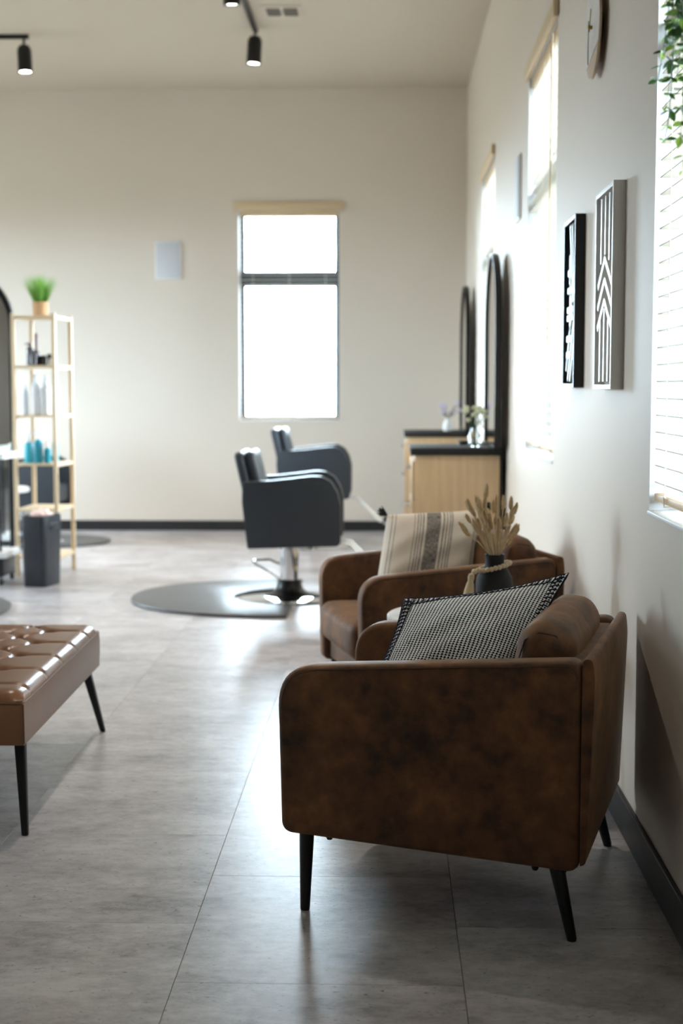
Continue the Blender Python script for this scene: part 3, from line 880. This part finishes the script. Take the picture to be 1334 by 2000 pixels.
# ------------------------------------------------------------------ side table, vase, dried grasses
tb = thing('side_table', 'round white-topped side table between the two armchairs', 'table', (.255, 4.38, 0))
MB().lathe([(.245, .528), (.255, .532), (.255, .546), (.250, .55), (.001, .55)], 64).build('tabletop', MARBLE, tb)
MB().lathe([(.02, .515), (.09, .52), (.09, .528)], 32).build('mount', BLACK, tb)
for k in range(3):
    a = radians(30 + 120 * k)
    MB().tube([(cos(a) * .20, sin(a) * .20, 0), (cos(a) * .06, sin(a) * .06, .52)], [.009, .012], 12).build('leg', BLACK, tb)
VX, VY, VZ = .332, 4.38, .5505
vs_ = thing('black_vase', 'matt black bottle vase with a short neck on the side table', 'vase', (VX, VY, VZ))
MB().lathe([(.035, 0), (.048, .003), (.056, .02), (.058, .09), (.055, .115), (.043, .138), (.031, .150), (.029, .158), (.030, .183), (.032, .186), (.027, .186), (.025, .158), (.02, .12), (.001, .11)], 40, cap=False).build('vase_body', BLACKM, vs_)
gar = thing('bead_garland', 'wooden bead string with tassel draped round the black vase neck', 'garland', (VX, VY, VZ))
BEAD = mat('pale_wood_bead', srgb(214, 192, 160), .55, var=.12, vscale=40)
TASS = mat('cream_tassel_thread', srgb(206, 186, 156), .9, spec=.1, bump=.3, bscale=300, stretch=(1, 1, .1))
bead = MB().sphere((0, 0, 0), .0078, 10).mesh('bead', BEAD)
nb = 24
for k in range(nb):
    a = 2 * pi * k / nb
    o = link('bead', bead, gar)
    rr = .047
    o.location = (rr * cos(a), rr * sin(a), .148 + .012 * cos(a) + (.0 if k % 2 else .001))
for k, (x, y, z) in enumerate(((-.054, -.030, .140), (-.064, -.034, .136))):
    o = link('bead', bead, gar); o.location = (x, y, z); s = 1.2 if k else 1; o.scale = (s, s, s)
tm = MB().lathe([(.003, .0), (.009, -.004), (.0105, -.014), (.0085, -.024), (.012, -.034), (.0155, -.055), (.018, -.085), (.016, -.086), (.001, -.083)], 20, Matrix.Translation((-.072, -.038, .132)) @ Matrix.Rotation(radians(8), 4, 'Y'))
tm.build('tassel', TASS, gar)

dg = thing('dried_grass_bunch', 'dried tan bunny-tail grasses standing in the black vase', 'dried flowers', (VX, VY, VZ + .16))
HEADM = mat('dried_seed_head', srgb(222, 196, 156), .9, spec=.1, bump=.5, bscale=260, var=.25, vscale=60)
STEMM = mat('dried_stem', srgb(216, 194, 156), .8, var=.15, vscale=30)
hd = MB()
prof = [(.001, 0), (.0065, .006), (.0085, .018), (.0078, .032), (.005, .044), (.001, .054)]
hd.lathe(prof, 10)
rnd = random.Random(11)
for k in range(90):    # bristles
    a = rnd.uniform(0, 2 * pi); z = rnd.uniform(.004, .046); r0 = .0075 * (1 - abs(z - .02) / .05)
    d = Vector((cos(a), sin(a), 1.4)).normalized()
    p = Vector((cos(a) * r0, sin(a) * r0, z))
    hd.add([p + Vector((-sin(a), cos(a), 0)) * .0008, p - Vector((-sin(a), cos(a), 0)) * .0008, p + d * .012], [(0, 1, 2)])
head_me = hd.mesh('seed_head', HEADM)
for k in range(66):
    a = rnd.uniform(0, 2 * pi); q = sqrt(rnd.uniform(0.03, 1)); L_ = rnd.uniform(.06, .195) * (1.05 - .25 * q)
    tip = Vector((q * .074 * cos(a) - .012, q * .07 * sin(a), .02 + L_))
    if k % 5 == 0: tip.z *= .65
    b0 = Vector((cos(a) * .008, sin(a) * .008, -.06)); b1 = Vector((cos(a) * .017, sin(a) * .017, .025))
    s_ = MB().tube([b0, b1, b1.lerp(tip, .55) + Vector((0, 0, .006)), tip], .0011, 5).build('stem', STEMM, dg)
    h_ = link('seed_head', head_me, s_); h_.location = tip
    d = (tip - b1).normalized(); d = (d + Vector((rnd.uniform(-.2, .2), rnd.uniform(-.2, .2), 0))).normalized()
    h_.rotation_euler = Vector((0, 0, 1)).rotation_difference(d).to_euler(); sc_ = rnd.uniform(.55, .9); h_.scale = (sc_, sc_, sc_)

# ------------------------------------------------------------------ tufted bench
bn = thing('tufted_bench', 'tan leather button-tufted bench on black tapered legs', 'bench', (-1.245, 4.462, 0), radians(1.1))
BX, BY = .215, .58
cols = [(-.075, 0), (0, .11), (.075, 0)]
btn = []
for (cx, oy) in cols:
    y = -.475 + oy - .22
    while y < BY - .05:
        if y > -BY + .05: btn.append((cx, y))
        y += .2215
segs = []
for i, p in enumerate(btn):
    for q in btn[i + 1:]:
        if abs(p[0] - q[0]) > .05 and abs(p[0] - q[0]) < .1 and abs(p[1] - q[1]) < .125: segs.append((p, q))
    if abs(p[0]) > .05: segs.append((p, (math.copysign(BX, p[0]), p[1])))
def dseg(x, y, a, b):
    ax, ay = a; dx, dy_ = b[0] - ax, b[1] - ay; t = max(0, min(1, ((x - ax) * dx + (y - ay) * dy_) / (dx * dx + dy_ * dy_)))
    return math.hypot(x - ax - t * dx, y - ay - t * dy_)
def top_z(x, y):
    ex = max(0, abs(x) - (BX - .05)) / .05; ey = max(0, abs(y) - (BY - .05)) / .05
    e = min(.985, math.hypot(ex, ey)); z = .405 - .035 * (1 - sqrt(max(0, 1 - e * e)))
    inside = 1 - e
    dn = min(math.hypot(x - p[0], y - p[1]) for p in btn)
    z -= .024 * exp(-(dn / .022) ** 2) * min(1, inside * 3 + .1)
    ds = min(dseg(x, y, *s_) for s_ in segs)
    z -= .009 * exp(-(ds / .010) ** 2) * min(1, .35 + inside)
    return z
nx, ny = 56, 156; vs = []; fs = []
for i in range(nx + 1):
    for j in range(ny + 1):
        x = -BX + 2 * BX * i / nx; y = -BY + 2 * BY * j / ny
        vs.append((x, y, top_z(x, y)))
for i in range(nx):
    for j in range(ny):
        a = i * (ny + 1) + j; fs.append((a, a + ny + 1, a + ny + 2, a + 1))
ring = [(i, 0) for i in range(nx)] + [(nx, j) for j in range(ny)] + [(i, ny) for i in range(nx, 0, -1)] + [(0, j) for j in range(ny, 0, -1)]
rl = len(ring)
for lev, (zz, gx) in enumerate(((.366, .002), (.34, .004), (.30, .004), (.262, .002), (.25, -.003))):
    o = len(vs)
    for (i, j) in ring:
        x, y, z = vs[i * (ny + 1) + j]
        # small corner rounding
        vs.append((x + math.copysign(gx, x) if abs(x) > BX - 1e-6 else x, y + math.copysign(gx, y) if abs(y) > BY - 1e-6 else y, zz))
    for k in range(rl):
        k2 = (k + 1) % rl
        if lev == 0:
            a = ring[k][0] * (ny + 1) + ring[k][1]; b = ring[k2][0] * (ny + 1) + ring[k2][1]
        else: a = o - rl + k; b = o - rl + k2
        fs.append((a, o + k, o + k2, b))
fs.append(tuple(range(len(vs) - rl, len(vs))))
cs = MB().add(vs, fs).build('seat_cushion', BENCHL, bn, ang=65)
bm_ = MB().sphere((0, 0, 0), .0115, 12, (1, 1, .5)).mesh('button', BENCHL)
for (x, y) in btn:
    o = link('button', bm_, cs); o.location = (x, y, top_z(x, y) + .002)
pr_ = rounded([(-BX - .002, -BY - .002), (BX + .002, -BY - .002), (BX + .002, BY + .002), (-BX - .002, BY + .002)], .012, 4)
MB().tube([(p[0], p[1], .370) for p in pr_], .0036, 6, closed=True).build('piping', BENCHS, cs)
for sx in (-1, 1):
    MB().tube([(sx * (BX + .003), -BY - .003, .366), (sx * (BX + .004), -BY - .004, .255)], .0022, 5).build('corner_seam', BENCHS, cs)
    for sy in (-1, 1):
        tx, ty, fx, fy = sx * .185, sy * .49, sx * .222, sy * .605
        m = MB(); a, b = .016, .0095
        vsq = []
        for (cx, cy, cz, h_) in ((fx, fy, 0, b), (tx, ty, .252, a)):
            vsq += [(cx - h_, cy - h_, cz), (cx + h_, cy - h_, cz), (cx + h_, cy + h_, cz), (cx - h_, cy + h_, cz)]
        m.add(vsq, [(0, 3, 2, 1), (4, 5, 6, 7), (0, 1, 5, 4), (1, 2, 6, 5), (2, 3, 7, 6), (3, 0, 4, 7)])
        m.build('leg', BLACK, bn, bevel=.004)

# ------------------------------------------------------------------ wooden tower shelf and what it carries
sh = thing('tower_shelf', 'tall narrow light wood shelf with six tiers at the left', 'shelf', (-2.305, 9.49, 0), radians(-3))
SXh, SYh = .135, .20
for sx in (-1, 1):
    for sy in (-1, 1):
        MB().box(sx * SXh - .0125, sx * SXh + .0125, sy * SYh - .0125, sy * SYh + .0125, 0, 1.735).build('post', WOOD, sh, bevel=.002)
levels = [1.72, 1.395, 1.07, .75, .45, .135]
for z in levels:
    MB().box(-SXh + .013, SXh - .013, -SYh - .008, SYh + .008, z - .014, z).build('shelf_board', WOOD, sh, bevel=.002)
    for sx in (-1, 1):
        MB().box(sx * SXh - .009, sx * SXh + .009, -SYh + .0125, SYh - .0125, z - .022, z).build('side_rail', WOOD, sh, bevel=.002)
def on_shelf(x, y, z):
    a = radians(-3); return (-2.305 + x * cos(a) - y * sin(a), 9.49 + x * sin(a) + y * cos(a), z)

pp = thing('grass_plant', 'bright green grass plant in a tan pot on top of the wooden shelf', 'plant', on_shelf(.0, -.03, 1.721))
TANP = mat('tan_paper_pot', srgb(206, 165, 122), .7, bump=.15, bscale=90)
MB().lathe([(.044, 0), (.050, .003), (.054, .095), (.050, .095), (.047, .085), (.001, .084)], 28, cap=False).build('pot', TANP, pp)
gr = MB(); rnd = random.Random(5)
for k in range(320):
    a = rnd.uniform(0, 2 * pi); q = sqrt(rnd.random()); hh = rnd.uniform(.17, .225)
    b = Vector((q * .042 * cos(a), q * .042 * sin(a), .084)); out = Vector((cos(a), sin(a), 0)) * q * rnd.uniform(.07, .125)
    t = b + out + Vector((0, 0, hh - .04 * q)); mid = b.lerp(t, .5) - out * .12; w_ = Vector((-sin(a + .5), cos(a + .5), 0)) * .0022
    gr.add([b - w_, b + w_, mid - w_, mid + w_, t], [(0, 1, 3, 2), (2, 3, 4)])
tag(gr.build('grass_blades', GRASS, pp), kind='stuff')

def bottle(name, label, cat, loc, r, h, mbody, mcap, style='round', group='hair products on the wooden shelf', sh_=.72, capw=.45):
    b = thing(name, label, cat, loc, 0, group)
    MB().lathe([(r * .8, 0), (r, .004), (r, h * sh_), (r * .93, h * (sh_ + .05)), (r * capw, h * (sh_ + .11)), (r * capw, h * (sh_ + .13))], 20).build('bottle_body', mbody, b)
    zc = h * (sh_ + .13)
    if style == 'pump':
        c = MB().lathe([(r * capw * 1.1, zc), (r * capw * 1.1, zc + .018), (.004, zc + .02), (.004, h - .012), (.012, h - .010), (.012, h)], 14)
        c.tube([(0, 0, h - .006), (-.034, 0, h - .010)], .004, 6)
        c.build('pump', mcap, b)
    else:
        MB().lathe([(r * capw * 1.12, zc), (r * capw * 1.12, h - .003), (r * capw * 1.0, h)], 16).build('cap', mcap, b)
def jar(label, loc, r, h, mbody, mcap):
    b = thing('product_jar', label, 'jar', loc, 0, 'hair products on the wooden shelf')
    MB().lathe([(r * .96, 0), (r, .003), (r, h * .6), (r * .96, h * .6)], 22).build('jar_body', mbody, b)
    MB().lathe([(r * 1.03, h * .6), (r * 1.03, h - .003), (r, h)], 22).build('lid', mcap, b)
SILV = mat('silver_plastic', srgb(206, 209, 215), .3)
PEARL = mat('pearl_white_plastic', srgb(232, 234, 238), .3)
TEAL = mat('teal_plastic', srgb(40, 178, 200), .3)
TEALD = mat('deep_teal_plastic', srgb(20, 150, 172), .3)
BROWNB = mat('dark_brown_plastic', srgb(58, 40, 40), .25)
PLUM = mat('reddish_brown_plastic', srgb(120, 78, 74), .3)
L1, L2, L3 = levels[1] + .001, levels[2] + .001, levels[3] + .001
bottle('product_bottle', 'dark pump bottle on the upper shelf tier, left end', 'bottle', on_shelf(-.055, -.10, L1), .024, .15, BROWNB, BROWNB, 'pump')
bottle('product_bottle', 'tall reddish brown tapered bottle on the upper shelf tier', 'bottle', on_shelf(-.035, -.02, L1), .022, .215, BROWNB, PLUM, sh_=.35, capw=.5)
bottle('product_bottle', 'short dark bottle in front of the tall reddish brown one', 'bottle', on_shelf(-.02, -.13, L1), .022, .10, BROWNB, BLACK)
jar('wide black jar on the upper shelf tier', on_shelf(.025, -.10, L1), .03, .065, BLACKM, BLACK)
jar('black jar with silver side at the right end of the upper shelf tier', on_shelf(.085, -.09, L1), .026, .075, SILV, BLACK)
for i, (x, y, r, h, mb_, mc, lab) in enumerate((
        (-.085, -.12, .019, .195, SILV, PEARL, 'slim silver bottle at the left end of the middle shelf tier'),
        (-.05, .0, .024, .27, SILV, SILV, 'tall grey bottle at the back of the middle shelf tier'),
        (-.012, -.12, .024, .245, PEARL, PEARL, 'tall white bottle at the centre front of the middle shelf tier'),
        (.02, -.01, .022, .255, PEARL, SILV, 'white bottle with silver cap behind the centre of the middle tier'),
        (.055, -.13, .024, .225, PEARL, PEARL, 'stout white bottle right of centre on the middle shelf tier'),
        (.09, -.03, .022, .26, PEARL, SILV, 'white bottle at the right end of the middle shelf tier'))):
    bottle('product_bottle', lab, 'bottle', on_shelf(x, y, L2), r * 1.25, h, mb_, mc)
for i, (x, y, r, h, mb_, mc, stl, lab) in enumerate((
        (-.07, -.12, .029, .19, TEAL, WHITE, 'cap', 'light teal bottle with white cap, leftmost on the lower tier'),
        (-.04, -.02, .024, .20, TEAL, WHITE, 'pump', 'teal bottle with white pump at the back of the lower tier'),
        (-.005, -.12, .031, .215, TEALD, WHITE, 'pump', 'deep teal bottle with white pump, centre of the lower tier'),
        (.06, -.13, .024, .14, TEALD, WHITE, 'cap', 'short teal bottle with white cap right of the lower tier centre'),
        (.095, -.06, .022, .205, TEAL, WHITE, 'cap', 'slim teal bottle with tall white cap, rightmost on the lower tier'))):
    bottle('product_bottle', lab, 'bottle', on_shelf(x, y, L3), r, h, mb_, mc, stl, sh_=.60)
bx_ = MB().box(-.02, .02, -.03, .03, 0, .13).build('product_box', DKR, None, bevel=.002)
bx_.location = on_shelf(-.1, .02, L3); tag(bx_, 'dark carton behind the leftmost teal bottle on the lower tier', 'box', 'hair products on the wooden shelf')

# waste bin in front of the shelf
bin_ = thing('waste_bin', 'dark charcoal plastic bin standing in front of the wooden shelf', 'bin', (-2.19, 8.90, 0), radians(-14))
BINM = mat('charcoal_plastic', srgb(44, 46, 52), .35, spec=.5)
poly = rounded([(-.085, -.12), (.085, -.12), (.085, .12), (-.085, .12)], .035, 5)
n = len(poly); vs = []; fs = []
for (s_, z) in ((.88, 0), (.93, .008), (1.0, .30), (1.03, .43), (1.0, .45), (.94, .45), (.90, .40), (.85, .05)):
    vs += [(p[0] * s_, p[1] * s_, z) for p in poly]
for lv in range(7):
    fs += [(lv * n + k, lv * n + (k + 1) % n, (lv + 1) * n + (k + 1) % n, (lv + 1) * n + k) for k in range(n)]
fs += [tuple(range(n))[::-1], tuple(7 * n + k for k in range(n))]
MB().add(vs, fs).build('bin_body', BINM, bin_, ang=50)
MB().box(.070, .094, -.05, .05, .36, .40).build('bin_handle', BINM, bin_, bevel=.006)
PINKP = mat('pinkish_paper', srgb(228, 200, 190), .8, bump=.6, bscale=40)
tw = MB(); rnd = random.Random(9)
bmw = bmesh.new(); bmesh.ops.create_icosphere(bmw, subdivisions=3, radius=1)
for v in bmw.verts:
    k = 1 + .14 * sin(9 * v.co.x + 4) * sin(8 * v.co.y) + .1 * sin(14 * v.co.z + 5 * v.co.x); v.co = Vector((v.co.x * .066 * k, v.co.y * .095 * k, v.co.z * .05 * k))
pw = bm_obj('crumpled_paper', bmw, PINKP, None, None, 25); pw.location = (-2.19, 8.90, .438); pw.rotation_euler = (0, 0, radians(-14))
tag(pw, 'crumpled pinkish paper filling the top of the dark bin', 'paper')

# rolling trolley in front of the floor mirror
tl = thing('salon_trolley', 'black trolley with white trays in front of the floor mirror at the left edge', 'trolley', (-2.575, 9.0, 0))
for sx in (-1, 1):
    for sy in (-1, 1):
        MB().tube([(sx * .13, sy * .13, .05), (sx * .13, sy * .13, .83)], .009, 10).build('post', BLACK, tl)
        MB().sphere((sx * .13, sy * .13, .026), .025, 12, (.6, 1, 1)).build('caster', BLACK, tl)
for z in (.80, .175):
    t = rounded([(-.18, -.17), (.18, -.17), (.18, .17), (-.18, .17)], .03, 4)
    MB().prism(t, 'z', z, z + .04).build('tray', WHITE, tl, bevel=.006)
MB().box(-.15, .15, -.15, .15, .055, .172).build('lower_drawer', DKR, tl, bevel=.008)
tw_ = MB().box(-.12, .10, -.10, .10, 0, .022).build('folded_towel', mat('white_towel', srgb(232, 228, 220), .95, bump=.6, bscale=200), None, bevel=.008, seg=3)
tw_.location = (-2.545, 9.0, .8415); tag(tw_, 'folded off-white towel on the upper tray of the black trolley', 'towel')
stl = thing('salon_stool', 'low stool with a white seat glimpsed behind the wooden shelf', 'stool', (-2.90, 10.75, 0))
MB().lathe([(.15, .455), (.165, .46), (.168, .485), (.15, .495), (.001, .497)], 36).build('seat', WHITE, stl)
MB().lathe([(.022, .06), (.022, .456)], 16).build('post', CHROME, stl)
for k in range(5):
    a = 2 * pi * k / 5
    l = MB().tube([(0, 0, .075), (cos(a) * .2, sin(a) * .2, .055)], .012, 8).build('leg', BLACK, stl)
    MB().sphere((cos(a) * .2, sin(a) * .2, .024), .024, 10).build('caster', BLACK, l)

# ------------------------------------------------------------------ hanging greenery before the near window
hp = thing('hanging_plant', 'trailing green leafy plant hanging in front of the nearest right-wall window', 'plant', (.545, 2.50, 0))
MB().lathe([(.05, 2.18), (.075, 2.19), (.095, 2.30), (.098, 2.33), (.090, 2.33), (.085, 2.31), (.001, 2.31)], 28, cap=False).build('pot', mat('white_ceramic', srgb(230, 228, 222), .35), hp)
for k in range(3):
    a = 2 * pi * k / 3 + .4
    MB().tube([(cos(a) * .096, sin(a) * .096, 2.325), (0, 0, 2.75)], .0015, 5).build('hanger_cord', CORD, hp)
MB().tube([(0, 0, 2.745), (0, 0, ZC)], .0018, 5).build('hanger_cord', CORD, hp)
lm = [MB().add([(0, 0, 0), (.0075, .010, .0018), (.0085, .018, .0012), (.0045, .027, 0), (0, .032, -.002), (-.0045, .027, 0), (-.0085, .018, .0012), (-.0075, .010, .0018), (0, .016, -.0018)],
               [(0, 1, 8), (1, 2, 8), (2, 3, 8), (3, 4, 8), (4, 5, 8), (5, 6, 8), (6, 7, 8), (7, 0, 8)]).mesh('leaf', q) for q in (LEAF_D, LEAF_L)]
rnd = random.Random(21)
# strand: start angle round the pot, tip offset, tip height
strands = [(-2.6, (-.062, .13), 1.80), (-2.2, (-.060, .06), 1.74), (2.9, (-.052, .10), 1.69), (-2.9, (-.045, .0), 1.68), (2.4, (-.03, .05), 1.63), (-1.8, (-.035, -.03), 1.72),
           (1.2, (.02, .10), 1.70), (-.6, (.05, -.06), 1.75), (.5, (.07, .03), 1.66), (-2.0, (-.045, .08), 1.88), (2.1, (-.03, .12), 1.80), (3.1, (-.03, .02), 1.76), (-2.4, (-.04, .05), 1.92), (2.6, (-.02, .07), 1.85), (2.2, (-.01, .03), 1.70), (-2.8, (-.015, .05), 1.66), (1.9, (.0, .06), 1.78), (-2.1, (-.005, -.01), 1.68)]
spots = []
for (a, tip, zt) in strands:
    p0 = Vector((cos(a) * .085, sin(a) * .085, 2.325)); p1_ = Vector((cos(a) * .095, sin(a) * .10, 2.24)); p3 = Vector((tip[0], tip[1], zt)); p2_ = Vector((tip[0] * .55, tip[1] * .45, zt + .18))
    cv = []
    for k in range(25):
        t = k / 24; cv.append(p0 * (1 - t) ** 3 + p1_ * 3 * t * (1 - t) ** 2 + p2_ * 3 * t * t * (1 - t) + p3 * t ** 3)
    s_ = MB().tube(cv, [.0018 - .001 * k / 24 for k in range(25)], 5).build('vine', LEAF_D, hp)
    for k in range(2, 25):
        t = k / 24
        for sd in (0, 1, 2):
            if rnd.random() < .12: continue
            mi = 1 if (rnd.random() < .18 + .35 * (t > .8)) else 0
            rot = (rnd.uniform(-.9, .3), rnd.uniform(-.8, .8), rnd.uniform(0, .8) + sd * 2.1 + k * 1.57)
            q = rnd.uniform(.75, 1.2) * (1.0 - .35 * t)
            w = cv[k] + Vector((.545, 2.50, 0))
            spots.append((0 if (w.z < 2.0 and w.x / w.y < .212) else 1, len(spots), s_, mi, tuple(cv[k]), rot, q))
spots.sort(key=lambda e_: e_[:2])
rest = [MB(), MB()]
for n_, (_, _, s_, mi, p, rot, q) in enumerate(spots):
    if n_ < 300:      # the leaves the picture shows
        o = link('leaf', lm[mi], s_); o.location = p; o.rotation_euler = rot; o.scale = (q, q, q)
    else:             # the rest of the foliage
        from mathutils import Euler
        M = Matrix.Translation(p) @ Euler(rot).to_matrix().to_4x4() @ Matrix.Diagonal((q, q, q, 1))
        me = lm[mi]
        rest[mi].add([v.co for v in me.vertices], [tuple(f.vertices) for f in me.polygons], M)
for mi in (0, 1):
    if rest[mi].v: tag(rest[mi].build('foliage', (LEAF_D, LEAF_L)[mi], hp), kind='stuff')
